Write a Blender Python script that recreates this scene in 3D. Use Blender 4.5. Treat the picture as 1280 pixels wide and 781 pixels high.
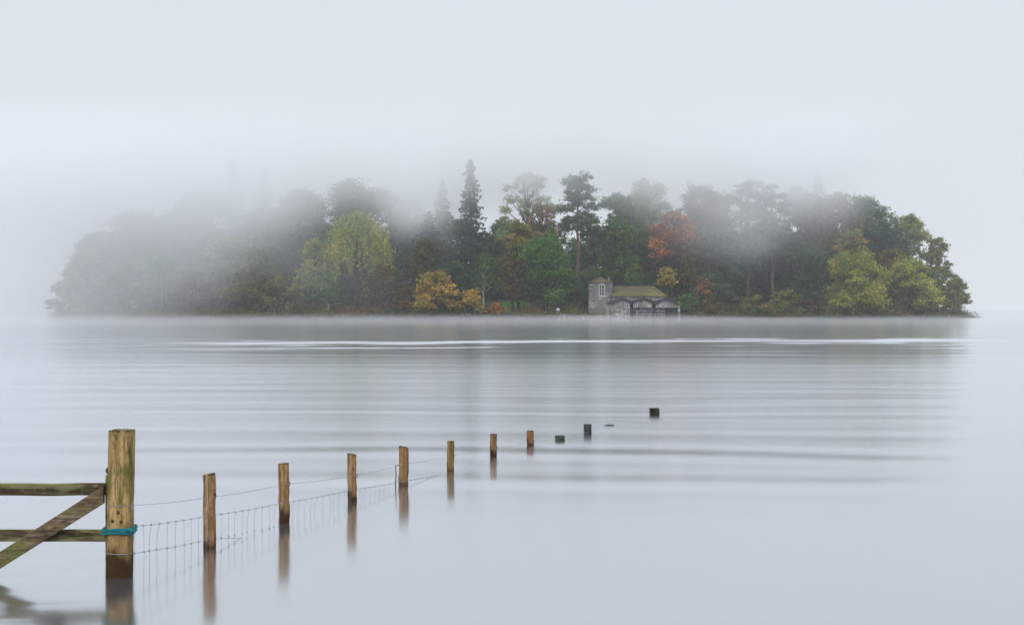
import bpy, bmesh, math, random
import numpy as np
from mathutils import Vector, Matrix

# ------------------------------------------------------------------ scene, camera, light
for o in list(bpy.data.objects):
    bpy.data.objects.remove(o, do_unlink=True)
S = bpy.context.scene
COL = S.collection
F = 1725.0            # focal length in photograph pixels (1280 wide)
HY = 385.0            # row of the horizon
CAM_H = 2.05

cam_d = bpy.data.cameras.new('camera')
cam = bpy.data.objects.new('camera', cam_d)
COL.objects.link(cam)
cam.location = (0, 0, CAM_H)
cam.rotation_euler = (math.radians(90), 0, 0)
cam_d.sensor_width = 36.0
cam_d.lens = F / 1280 * 36
cam_d.shift_y = (HY - 390.5) / 1280
cam_d.clip_start = 0.1
cam_d.clip_end = 6000
S.camera = cam

ZENITH = 1.3
SUN_EL, SUN_AZ = math.radians(42), math.radians(205)
world = bpy.data.worlds.new("World")
S.world = world
world.use_nodes = True
wn, wl = world.node_tree.nodes, world.node_tree.links
bg = wn['Background']
sky = wn.new('ShaderNodeTexSky')
sky.sky_type = 'NISHITA'
sky.sun_disc = False
sky.sun_elevation = SUN_EL
sky.sun_rotation = SUN_AZ
sky.air_density = 1.0
sky.dust_density = 6.0
mixw = wn.new('ShaderNodeMixRGB')
mixw.inputs[0].default_value = 0.93          # a closed deck of low cloud hides nearly all of the blue
mixw.inputs[2].default_value = (7.55, 8.1, 8.72, 1)
wl.new(sky.outputs[0], mixw.inputs[1])
# an overcast sky is brighter overhead than in the fog along the horizon
tcw = wn.new('ShaderNodeTexCoord'); spw = wn.new('ShaderNodeSeparateXYZ'); wl.new(tcw.outputs['Generated'], spw.inputs[0])
mrw = wn.new('ShaderNodeMapRange'); mrw.interpolation_type = 'SMOOTHSTEP'
for i_, v_ in ((1, 0.22), (2, 0.95), (3, 1.0), (4, ZENITH)): mrw.inputs[i_].default_value = v_
wl.new(spw.outputs[2], mrw.inputs[0])
scw = wn.new('ShaderNodeVectorMath'); scw.operation = 'SCALE'
wl.new(mixw.outputs[0], scw.inputs[0]); wl.new(mrw.outputs[0], scw.inputs['Scale'])
wl.new(scw.outputs[0], bg.inputs[0])
bg.inputs[1].default_value = 0.1

sl = bpy.data.lights.new('sun', 'SUN')
sl.energy = 1.2
sl.angle = math.radians(40)
sl.color = (1.0, 0.95, 0.88)
so = bpy.data.objects.new('sun', sl)
COL.objects.link(so)
sd = Vector((math.sin(SUN_AZ) * math.cos(SUN_EL), math.cos(SUN_AZ) * math.cos(SUN_EL), math.sin(SUN_EL)))
so.rotation_euler = sd.to_track_quat('Z', 'Y').to_euler()
so.location = sd * 50

S.view_settings.view_transform = 'Standard'
S.view_settings.look = 'None'
S.view_settings.gamma = 1
S.view_settings.exposure = 0.0
S.render.engine = 'CYCLES'
cy = S.cycles
cy.use_denoising = True
cy.use_adaptive_sampling = True
cy.adaptive_threshold = 0.02
cy.max_bounces = 7
cy.diffuse_bounces = 2
cy.glossy_bounces = 2
cy.transmission_bounces = 2
cy.volume_bounces = 4
cy.transparent_max_bounces = 6
cy.caustics_reflective = False
cy.caustics_refractive = False
cy.sample_clamp_indirect = 4.0

# ------------------------------------------------------------------ helpers
def sc(c):
    f = lambda v: v / 12.92 if v <= 0.04045 else ((v + 0.055) / 1.055) ** 2.4
    return tuple(f(v / 255) for v in c) + (1,)

class E:
    """a socket with arithmetic"""
    nt = None
    def __init__(self, s): self.s = s
    @staticmethod
    def op(kind, *a, clamp=False):
        n = E.nt.nodes.new('ShaderNodeMath'); n.operation = kind; n.use_clamp = clamp
        for i, v in enumerate(a):
            if isinstance(v, E): E.nt.links.new(v.s, n.inputs[i])
            else: n.inputs[i].default_value = v
        return E(n.outputs[0])
    def __add__(s, o): return E.op('ADD', s, o)
    __radd__ = __add__
    def __sub__(s, o): return E.op('SUBTRACT', s, o)
    def __rsub__(s, o): return E.op('SUBTRACT', o, s)
    def __mul__(s, o): return E.op('MULTIPLY', s, o)
    __rmul__ = __mul__
    def __truediv__(s, o): return E.op('DIVIDE', s, o)

def smooth(x, a, b):
    n = E.nt.nodes.new('ShaderNodeMapRange'); n.interpolation_type = 'SMOOTHSTEP'
    E.nt.links.new(x.s, n.inputs[0])
    for i, v in ((1, a), (2, b), (3, 0.0), (4, 1.0)):
        if isinstance(v, E): E.nt.links.new(v.s, n.inputs[i])
        else: n.inputs[i].default_value = v
    return E(n.outputs[0])

def sin(x): return E.op('SINE', x)
def exp(x): return E.op('EXPONENT', x)
def mx(a, b): return E.op('MAXIMUM', a, b)
def mn(a, b): return E.op('MINIMUM', a, b)

def vec(x, y, z):
    n = E.nt.nodes.new('ShaderNodeCombineXYZ')
    for i, v in enumerate((x, y, z)):
        if isinstance(v, E): E.nt.links.new(v.s, n.inputs[i])
        else: n.inputs[i].default_value = v
    return E(n.outputs[0])

def noise(v, scale=1.0, detail=2.0, rough=0.5):
    n = E.nt.nodes.new('ShaderNodeTexNoise')
    n.inputs['Scale'].default_value = scale; n.inputs['Detail'].default_value = detail
    n.inputs['Roughness'].default_value = rough
    if v is not None: E.nt.links.new(v.s, n.inputs['Vector'])
    return E(n.outputs[0])

def objco():
    n = E.nt.nodes.new('ShaderNodeTexCoord')
    return E(n.outputs['Object'])

def sep(v):
    n = E.nt.nodes.new('ShaderNodeSeparateXYZ'); E.nt.links.new(v.s, n.inputs[0])
    return [E(o) for o in n.outputs]

def mixc(f, a, b):
    n = E.nt.nodes.new('ShaderNodeMixRGB')
    for i, v in enumerate((f, a, b)):
        if isinstance(v, E): E.nt.links.new(v.s, n.inputs[i])
        else: n.inputs[i].default_value = v if i == 0 else tuple(v)[:3] + (1,)
    return E(n.outputs[0])

def new_mat(name):
    m = bpy.data.materials.new(name); m.use_nodes = True
    E.nt = m.node_tree
    b = E.nt.nodes['Principled BSDF']
    return m, b

def put(e, sock): E.nt.links.new(e.s, sock)

def bump(h, strength=0.3, dist=0.01):
    n = E.nt.nodes.new('ShaderNodeBump'); n.inputs['Strength'].default_value = strength
    n.inputs['Distance'].default_value = dist
    E.nt.links.new(h.s, n.inputs['Height'])
    return E(n.outputs[0])

def tag(o, label=None, cat=None, group=None, kind=None):
    if label: o['label'] = label
    if cat: o['category'] = cat
    if group: o['group'] = group
    if kind: o['kind'] = kind
    return o

def empty(name, loc, label, cat, group=None):
    o = bpy.data.objects.new(name, None); COL.objects.link(o)
    o.location = loc; o.empty_display_size = 0.3
    return tag(o, label, cat, group)

class MB:
    """collects shapes and links them as ONE mesh object"""
    def __init__(self): self.v = []; self.f = []
    def add(self, vs, fs):
        o = len(self.v); self.v += [tuple(p) for p in vs]; self.f += [tuple(i + o for i in f) for f in fs]
    def box(self, x0, x1, y0, y1, z0, z1):
        self.add([(x0,y0,z0),(x1,y0,z0),(x1,y1,z0),(x0,y1,z0),(x0,y0,z1),(x1,y0,z1),(x1,y1,z1),(x0,y1,z1)],
                 [(3,2,1,0),(4,5,6,7),(0,1,5,4),(1,2,6,5),(2,3,7,6),(3,0,4,7)])
    def prism(self, poly, y0, y1):
        """polygon in x-z, extruded along y"""
        n = len(poly)
        self.add([(x, y0, z) for x, z in poly] + [(x, y1, z) for x, z in poly],
                 [tuple(range(n)), tuple(range(2*n-1, n-1, -1))] + [(i, i+n, (i+1) % n + n, (i+1) % n) for i in range(n)])
    def tube(self, pts, rad, n=6, cap=True):
        pts = [Vector(p) for p in pts]
        if not hasattr(rad, '__len__'): rad = [rad] * len(pts)
        vs, fs = [], []
        ref = Vector((0.13, 0.31, 0.94))
        for i, p in enumerate(pts):
            t = (pts[min(i+1, len(pts)-1)] - pts[max(i-1, 0)]).normalized()
            r = ref if abs(t.dot(ref)) < 0.95 else Vector((1, 0, 0))
            u = t.cross(r).normalized(); w = t.cross(u)
            for k in range(n):
                a = 2 * math.pi * k / n
                vs.append(p + (u * math.cos(a) + w * math.sin(a)) * rad[i])
        for i in range(len(pts) - 1):
            for k in range(n):
                k2 = (k + 1) % n
                fs.append((i*n+k, i*n+k2, (i+1)*n+k2, (i+1)*n+k))
        if cap:
            fs.append(tuple(range(n-1, -1, -1))); fs.append(tuple(range((len(pts)-1)*n, len(pts)*n)))
        self.add(vs, fs)
    def build(self, name, mat, parent=None, smooth_=False, bevel=0.0):
        me = bpy.data.meshes.new(name); me.from_pydata(self.v, [], self.f)
        bm = bmesh.new(); bm.from_mesh(me)
        bmesh.ops.recalc_face_normals(bm, faces=bm.faces)
        if bevel:
            bmesh.ops.bevel(bm, geom=[e for e in bm.edges if e.calc_face_angle(0) > 0.6], offset=bevel, segments=2, affect='EDGES', profile=0.6)
        bm.to_mesh(me); bm.free()
        if smooth_: me.shade_smooth()
        me.materials.append(mat)
        o = bpy.data.objects.new(name, me); COL.objects.link(o)
        if parent: o.parent = parent
        return o

def at(px, y, d):
    """a point of the photograph at a distance d"""
    return Vector(((px - 640) / F * d, d, CAM_H - (y - HY) / F * d))

# ------------------------------------------------------------------ island ground
IX, IY, IA, IB = 0.0, 308.0, 102.0, 51.0
def shore_y(x):
    t = max(0.0, 1 - (x / IA) ** 2)
    return IY - IB * math.sqrt(t)
def ground_z(x, y):
    q = 1 - ((x - IX) / IA) ** 2 - ((y - IY) / IB) ** 2
    if q < 0: return max(-1.5, q * 6)
    return 0.35 * min(1, q * 25) + 4.2 * q ** 0.8

m_ground, b = new_mat('island_turf')
P = objco()
n1 = noise(P, 0.25, 4); n2 = noise(P, 2.0, 3)
turf = mixc(smooth(n1, 0.4, 0.62), sc((74, 76, 46)), sc((70, 62, 48)))
X, Y, Z = sep(P)
turf = mixc(smooth(Z + (n2 - 0.5) * 0.5, 0.15, 0.75), sc((84, 80, 74)), turf)
dx_ = X + 2.0; dy_ = Y - 272.0
lawn = exp((dx_ * dx_ / 40.0 + dy_ * dy_ / 130.0) * -1.0)
turf = mixc(smooth(lawn + (n2 - 0.5) * 0.3, 0.3, 0.5), turf, sc((98, 136, 56)))
put(turf, b.inputs['Base Color']); b.inputs['Roughness'].default_value = 0.95

def build_island():
    nx, ny = 220, 110
    xs = np.linspace(-IA * 1.12, IA * 1.12, nx); ys = np.linspace(IY - IB * 1.15, IY + IB * 1.15, ny)
    rng = np.random.default_rng(3)
    v, f = [], []
    for j in range(ny):
        for i in range(nx):
            z = ground_z(xs[i], ys[j])
            if -0.4 < z: z += 0.18 * math.sin(xs[i] * 1.3 + 2 * math.sin(ys[j] * .7)) * math.sin(ys[j] * 1.7 + xs[i] * .4) + rng.normal() * 0.05
            v.append((xs[i], ys[j], z))
    for j in range(ny - 1):
        for i in range(nx - 1):
            a = j * nx + i
            f.append((a, a + 1, a + nx + 1, a + nx))
    me = bpy.data.meshes.new('island'); me.from_pydata(v, [], f); me.shade_smooth(); me.materials.append(m_ground)
    o = bpy.data.objects.new('island', me); COL.objects.link(o)
    tag(o, kind='structure')
build_island()

# ------------------------------------------------------------------ water
m_water = bpy.data.materials.new('lake_water'); m_water.use_nodes = True
nt = m_water.node_tree; nt.nodes.clear(); E.nt = nt
P = objco(); X, Y, Z = sep(P)
slow = noise(vec(X * 0.012, Y * 0.05, 0.0), 1.0, 2)          # wide drifts in the wave pattern
warp = noise(vec(X * 0.085, Y * 0.11, 3.7), 1.0, 2)
ph = (warp - 0.5) * 11.0
def wave(lam, dx, amp, y0, y1, y2, y3, off, patchscale):
    k = 2 * math.pi / lam
    env = smooth(Y, y0, y1) * (1 - smooth(Y, y2, y3))
    pt = smooth(noise(vec(X * patchscale, Y * patchscale * 4, off), 1.0, 1), 0.25, 0.75) * 0.8 + 0.25
    return sin((Y + X * dx) * k + ph + off) * env * pt * amp
sy = wave(2.2, 0.012, 0.015, 13, 17, 22, 31, 0.0, 0.06)
sy = sy + wave(3.3, -0.008, 0.0085, 18, 24, 45, 70, 1.7, 0.075)
sy = sy + wave(5.2, 0.010, 0.014, 40, 58, 80, 130, 4.1, 0.012)
sy = sy + wave(1.35, 0.05, 0.007, 12, 15, 60, 90, 2.2, 0.03)
# fine long streaks farther out
st = noise(vec(X * 0.06, Y * 0.7 + X * 0.02, 0.0), 1.0, 3, 0.6)
sy = sy + (st - 0.5) * 0.10 * smooth(Y, 24, 45) * (1 - smooth(Y, 170, 240) * 0.7)
# wake of a boat that has passed: a steep low swell running across the lake
wk = Y - (83.6 + X * 0.2 + (noise(vec(X * 0.07, 0.0, 9.0), 1.0, 3) - 0.5) * 13.0)
ends = smooth(X, -24, -10) * (1 - smooth(X, 26, 33))
def streak(off, width, amp, seed, lo, hi, floor_):
    q = wk + off + (noise(vec(X * 0.11, 0.0, seed), 1.0, 2) - 0.5) * 5.0
    p = smooth(noise(vec(X * 0.10, Y * 0.12, seed + 3.0), 1.0, 3), lo, hi) * (1 - floor_) + floor_
    return exp(q * q * (-1.0 / (width * width))) * p * ends * amp
wcore = streak(0.0, 3.0, 0.14, 2.0, 0.38, 0.62, 0.5) + streak(5.5, 1.4, 0.11, 13.0, 0.48, 0.66, 0.0) + streak(-6.5, 1.8, 0.11, 31.0, 0.46, 0.64, 0.0) + streak(11.0, 1.2, 0.09, 47.0, 0.5, 0.66, 0.0)
sy = sy + wcore
# short chop around the gate
chop = noise(vec(X * 1.1, Y * 3.4, 0.0), 1.0, 2)
cm = (1 - smooth(X, -3.6, -2.4)) * (1 - smooth(Y, 11.0, 13.5))
sy = sy + (chop - 0.5) * 0.10 * cm
sx = (noise(vec(X * 0.5, Y * 1.0, 7.0), 1.0, 2) - 0.5) * 0.02 * (1 - smooth(Y, 12, 40))
nrm = nt.nodes.new('ShaderNodeVectorMath'); nrm.operation = 'NORMALIZE'
nt.links.new(vec(0 - sx, 0 - (0 - sy) * -1.0, 1.0).s, nrm.inputs[0])
N = E(nrm.outputs[0])
gl = nt.nodes.new('ShaderNodeBsdfGlossy'); gl.inputs['Color'].default_value = (0.962, 0.972, 0.995, 1)
put(N, gl.inputs['Normal'])
rough = 0.135 + smooth(Y, 15, 25) * 0.06 * (1 - smooth(Y, 40, 66)) + wcore * 0.25
put(rough, gl.inputs['Roughness'])
df = nt.nodes.new('ShaderNodeBsdfDiffuse'); df.inputs['Color'].default_value = (0.10, 0.112, 0.13, 1)
fr = nt.nodes.new('ShaderNodeFresnel'); fr.inputs['IOR'].default_value = 1.333
fac = E(fr.outputs[0]) * 0.35 + 0.65
ms = nt.nodes.new('ShaderNodeMixShader'); put(fac, ms.inputs[0])
nt.links.new(df.outputs[0], ms.inputs[1]); nt.links.new(gl.outputs[0], ms.inputs[2])
out = nt.nodes.new('ShaderNodeOutputMaterial'); nt.links.new(ms.outputs[0], out.inputs[0])
w = MB(); R = 2600
w.add([(-R, -R, 0), (R, -R, 0), (R, R, 0), (-R, R, 0)], [(0, 1, 2, 3)])
tag(w.build('water', m_water), kind='structure')

# ------------------------------------------------------------------ air
def volume_mat(name, density, color=(0.963, 0.975, 1.0, 1), aniso=0.0, step=1.0):
    m = bpy.data.materials.new(name); m.use_nodes = True
    nt = m.node_tree; nt.nodes.clear(); E.nt = nt
    v = nt.nodes.new('ShaderNodeVolumePrincipled'); v.inputs['Color'].default_value = color
    v.inputs['Anisotropy'].default_value = aniso
    d = density() if callable(density) else density
    if isinstance(d, E): nt.links.new(d.s, v.inputs['Density'])
    else: v.inputs['Density'].default_value = d
    o = nt.nodes.new('ShaderNodeOutputMaterial'); nt.links.new(v.outputs[0], o.inputs['Volume'])
    m.cycles.volume_step_rate = step
    return m

hz = MB(); hz.box(-2700, 2700, -2700, 2700, -2.5, 75)
tag(hz.build('haze', volume_mat('thin_haze', 0.00016)), kind='stuff')

def fcurve(x, pts, x0, x1, y0, y1):
    n = E.nt.nodes.new('ShaderNodeFloatCurve')
    c = n.mapping.curves[0]
    pts = [((a - x0) / (x1 - x0), (v - y0) / (y1 - y0)) for a, v in pts]
    c.points[0].location = pts[0]; c.points[1].location = pts[-1]
    for p in pts[1:-1]: c.points.new(*p)
    n.mapping.update()
    put((x - x0) / (x1 - x0), n.inputs['Value'])
    return E(n.outputs[0]) * (y1 - y0) + y0

def canopy_mist():
    P = objco(); X, Y, Z = sep(P)
    A = X * (1725.0 / 272.0) + 640.0
    zt = fcurve(A, [(0, -16), (120, -10), (200, -5), (280, 2), (350, 10), (410, 19), (470, 23), (515, 17), (560, 21), (590, 25),
                    (640, 25), (690, 27), (730, 31), (790, 26), (850, 25), (900, 20), (960, 18), (1010, 20), (1060, 25), (1110, 33), (1280, 42)],
                0, 1280, -20, 50)
    nz = noise(vec(X, Y * 0.8, Z * 1.3), 0.045, 3, 0.55)
    h = Z + (nz - 0.5) * 18.0
    d = smooth(h, zt - 6.0, zt + 12.0)
    edge = smooth(Y, 222, 246) * (1 - smooth(Y, 335, 360)) * smooth(X, -136, -96) * (1 - smooth(X, 95, 135)) * (1 - smooth(Z, 25, 45))
    # thin the mist to the left more evenly down to the water
    q = None
    for cx, cz, rx, rz, amp in ((46, 18.5, 12, 5.5, 0.020), (-18, 22, 8, 6, 0.022), (25, 25, 14, 5, 0.012), (-36, 9, 14, 7, 0.006), (3, 29, 10, 6, 0.012)):
        u_ = (X - cx) / rx; v_ = (Z + (nz - 0.5) * 17.0 - cz) / rz
        e_ = exp((u_ * u_ + v_ * v_) * -1.0) * amp
        q = e_ if q is None else q + e_
    wisps = q * (1 - smooth(Y, 268, 285)) * smooth(nz, 0.3, 0.6)
    return edge * (d * (smooth(Z, 11, 27) * 0.026 + 0.019) + wisps + 0.0015)
mb = MB(); mb.box(-152, 137, 220, 362, 0.05, 48)
tag(mb.build('mist', volume_mat('drifting_mist', canopy_mist, step=0.35)), 'pale drifting mist wrapping the left end and the treetops of the island', 'mist', kind='stuff')

def low_mist():
    P = objco(); X, Y, Z = sep(P)
    nz = noise(vec(X * 0.6, Y * 0.5, Z * 4.0), 0.06, 2)
    top = 0.25 + nz * 2.0 - smooth(X, 10, 70) * 0.35
    d = 1 - smooth(Z, 0.0, top)
    edge = smooth(Y, 105, 185) * (1 - smooth(Y, 250, 275)) * smooth(X, -135, -100) * (1 - smooth(X, 80, 110))
    return d * edge * 0.0065
mb = MB(); mb.box(-138, 112, 104, 287, 0.03, 3.0)
tag(mb.build('mist', volume_mat('water_mist', low_mist, step=0.3)), 'thin low mist lying on the water along the island shore', 'mist', kind='stuff')

# ------------------------------------------------------------------ foliage
def foliage(name, a, b_, c=None, size=0.3):
    m = bpy.data.materials.new(name); m.use_nodes = True
    nt = m.node_tree; nt.nodes.clear(); E.nt = nt
    P = objco()
    f = smooth(noise(P, size, 2), 0.38, 0.62)
    col = mixc(f, sc(a), sc(b_))
    if c:
        col = mixc(smooth(noise(P, size * 0.55, 2), 0.52, 0.66), col, sc(c))
    g = nt.nodes.new('ShaderNodeNewGeometry')
    r = E(g.outputs['Random Per Island'])
    hs = nt.nodes.new('ShaderNodeHueSaturation')
    put(r * 1.6 + 0.8, hs.inputs['Value']); put(r * 0.03 + 0.485, hs.inputs['Hue'])
    put(col, hs.inputs['Color'])
    d = nt.nodes.new('ShaderNodeBsdfDiffuse'); nt.links.new(hs.outputs[0], d.inputs[0])
    t = nt.nodes.new('ShaderNodeBsdfTranslucent'); nt.links.new(hs.outputs[0], t.inputs[0])
    s = nt.nodes.new('ShaderNodeMixShader'); s.inputs[0].default_value = 0.35
    nt.links.new(d.outputs[0], s.inputs[1]); nt.links.new(t.outputs[0], s.inputs[2])
    o = nt.nodes.new('ShaderNodeOutputMaterial'); nt.links.new(s.outputs[0], o.inputs[0])
    return m

PAL = {
    'dark':    foliage('dark_green_leaves', (62, 88, 56), (86, 108, 68)),
    'spruce':  foliage('blue_green_needles', (44, 68, 58), (58, 82, 64)),
    'pine':    foliage('grey_green_needles', (78, 98, 80), (98, 116, 90)),
    'green':   foliage('green_leaves', (70, 108, 52), (100, 126, 60)),
    'bright':  foliage('fresh_green_leaves', (88, 116, 44), (62, 94, 42), (124, 132, 52)),
    'olive':   foliage('olive_leaves', (122, 122, 66), (98, 112, 60), (128, 112, 68)),
    'lemon':   foliage('yellow_green_leaves', (158, 158, 72), (122, 134, 64), (166, 150, 74)),
    'weep':    foliage('pale_yellow_green_leaves', (156, 160, 86), (122, 140, 74), (172, 162, 84)),
    'gold':    foliage('golden_leaves', (176, 146, 68), (142, 130, 64), (164, 124, 64)),
    'orange':  foliage('orange_leaves', (166, 102, 54), (120, 86, 54), (178, 124, 58)),
    'amber':   foliage('amber_and_green_leaves', (136, 134, 64), (112, 118, 58), (166, 126, 68)),
    'rust':    foliage('rust_leaves', (140, 104, 72), (112, 102, 70), (148, 116, 80)),
    'maroon':  foliage('maroon_leaves', (84, 64, 54), (74, 74, 52), (100, 70, 52)),
    'brown':   foliage('brown_olive_leaves', (106, 88, 52), (92, 92, 50), (122, 84, 48)),
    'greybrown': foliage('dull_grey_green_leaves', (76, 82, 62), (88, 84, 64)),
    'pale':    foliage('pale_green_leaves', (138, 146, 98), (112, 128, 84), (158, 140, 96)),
}
def bark(name, a, b_):
    m, b = new_mat(name)
    X, Y, Z = sep(objco())
    put(mixc(smooth(noise(vec(X * 3, Y * 3, Z * 0.6), 1.0, 3), 0.35, 0.65), sc(a), sc(b_)), b.inputs['Base Color'])
    b.inputs['Roughness'].default_value = 0.9
    return m
BARK = {'brown': bark('brown_bark', (74, 64, 54), (54, 47, 40)), 'red': bark('reddish_bark', (126, 98, 84), (92, 76, 68)),
        'pale': bark('pale_bark', (188, 186, 178), (140, 138, 130))}

def leaf_mesh(name, C_, size, rng, up=0.25, aspect=0.62):
    """C_ (n,3): leaf sprays as small rhombs"""
    n = len(C_)
    nrm = rng.normal(size=(n, 3)); nrm[:, 2] = np.abs(nrm[:, 2]) + up
    nrm /= np.linalg.norm(nrm, axis=1)[:, None]
    t = rng.normal(size=(n, 3)); u = np.cross(nrm, t); u /= np.linalg.norm(u, axis=1)[:, None]
    w_ = np.cross(nrm, u)
    s = (size * rng.uniform(0.6, 1.35, n))[:, None]
    V = np.empty((n, 4, 3), np.float32)
    V[:, 0] = C_ + u * s; V[:, 1] = C_ + w_ * s * aspect; V[:, 2] = C_ - u * s; V[:, 3] = C_ - w_ * s * aspect
    me = bpy.data.meshes.new(name)
    me.vertices.add(4 * n); me.vertices.foreach_set('co', V.ravel())
    me.loops.add(4 * n); me.loops.foreach_set('vertex_index', np.arange(4 * n, dtype=np.int32))
    me.polygons.add(n); me.polygons.foreach_set('loop_start', np.arange(0, 4 * n, 4, dtype=np.int32))
    me.update(calc_edges=True); me.validate()
    return me

def lobes_cloud(lobes, dens, rng, flat=1.0, clump=0.28):
    """lobes: (centre, radius); leaves gathered in clumps over each lobe's shell"""
    pts = []
    for c, r in lobes:
        nc = max(6, int(5.5 * r ** 1.6))
        d = rng.normal(size=(nc, 3)); d /= np.linalg.norm(d, axis=1)[:, None]
        d[:, 2] = np.where(d[:, 2] < -0.45, -d[:, 2] * 0.6, d[:, 2])
        rr = r * rng.uniform(0.55, 1.15, nc)[:, None]
        cc = np.array(c) + d * rr * np.array([1, 1, flat])
        k = max(8, int(dens * r * r * 10 / nc))
        cs = np.clip(r * clump, 0.35, 1.3) * rng.uniform(0.6, 1.25, nc)
        p = np.repeat(cc, k, 0) + rng.normal(size=(nc * k, 3)) * np.repeat(cs, k)[:, None] * np.array([1, 1, 0.6])
        pts.append(p)
    return np.concatenate(pts)

def limb(mb, a, b_, r0, r1, rng, sag=0.0, n=5):
    wob = 0.02 if sag == 0 else 0.004
    a, b_ = np.array(a), np.array(b_); L = np.linalg.norm(b_ - a)
    pts = []
    for i in range(n + 1):
        t = i / n
        p = a + (b_ - a) * t
        p = p + np.array([0, 0, 1]) * (math.sin(t * math.pi) * L * 0.12 * (1 if sag == 0 else sag))
        if 0 < i < n: p = p + rng.normal(size=3) * L * wob
        pts.append(tuple(p))
    mb.tube(pts, [r0 + (r1 - r0) * i / n for i in range(n + 1)], 6)

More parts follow.
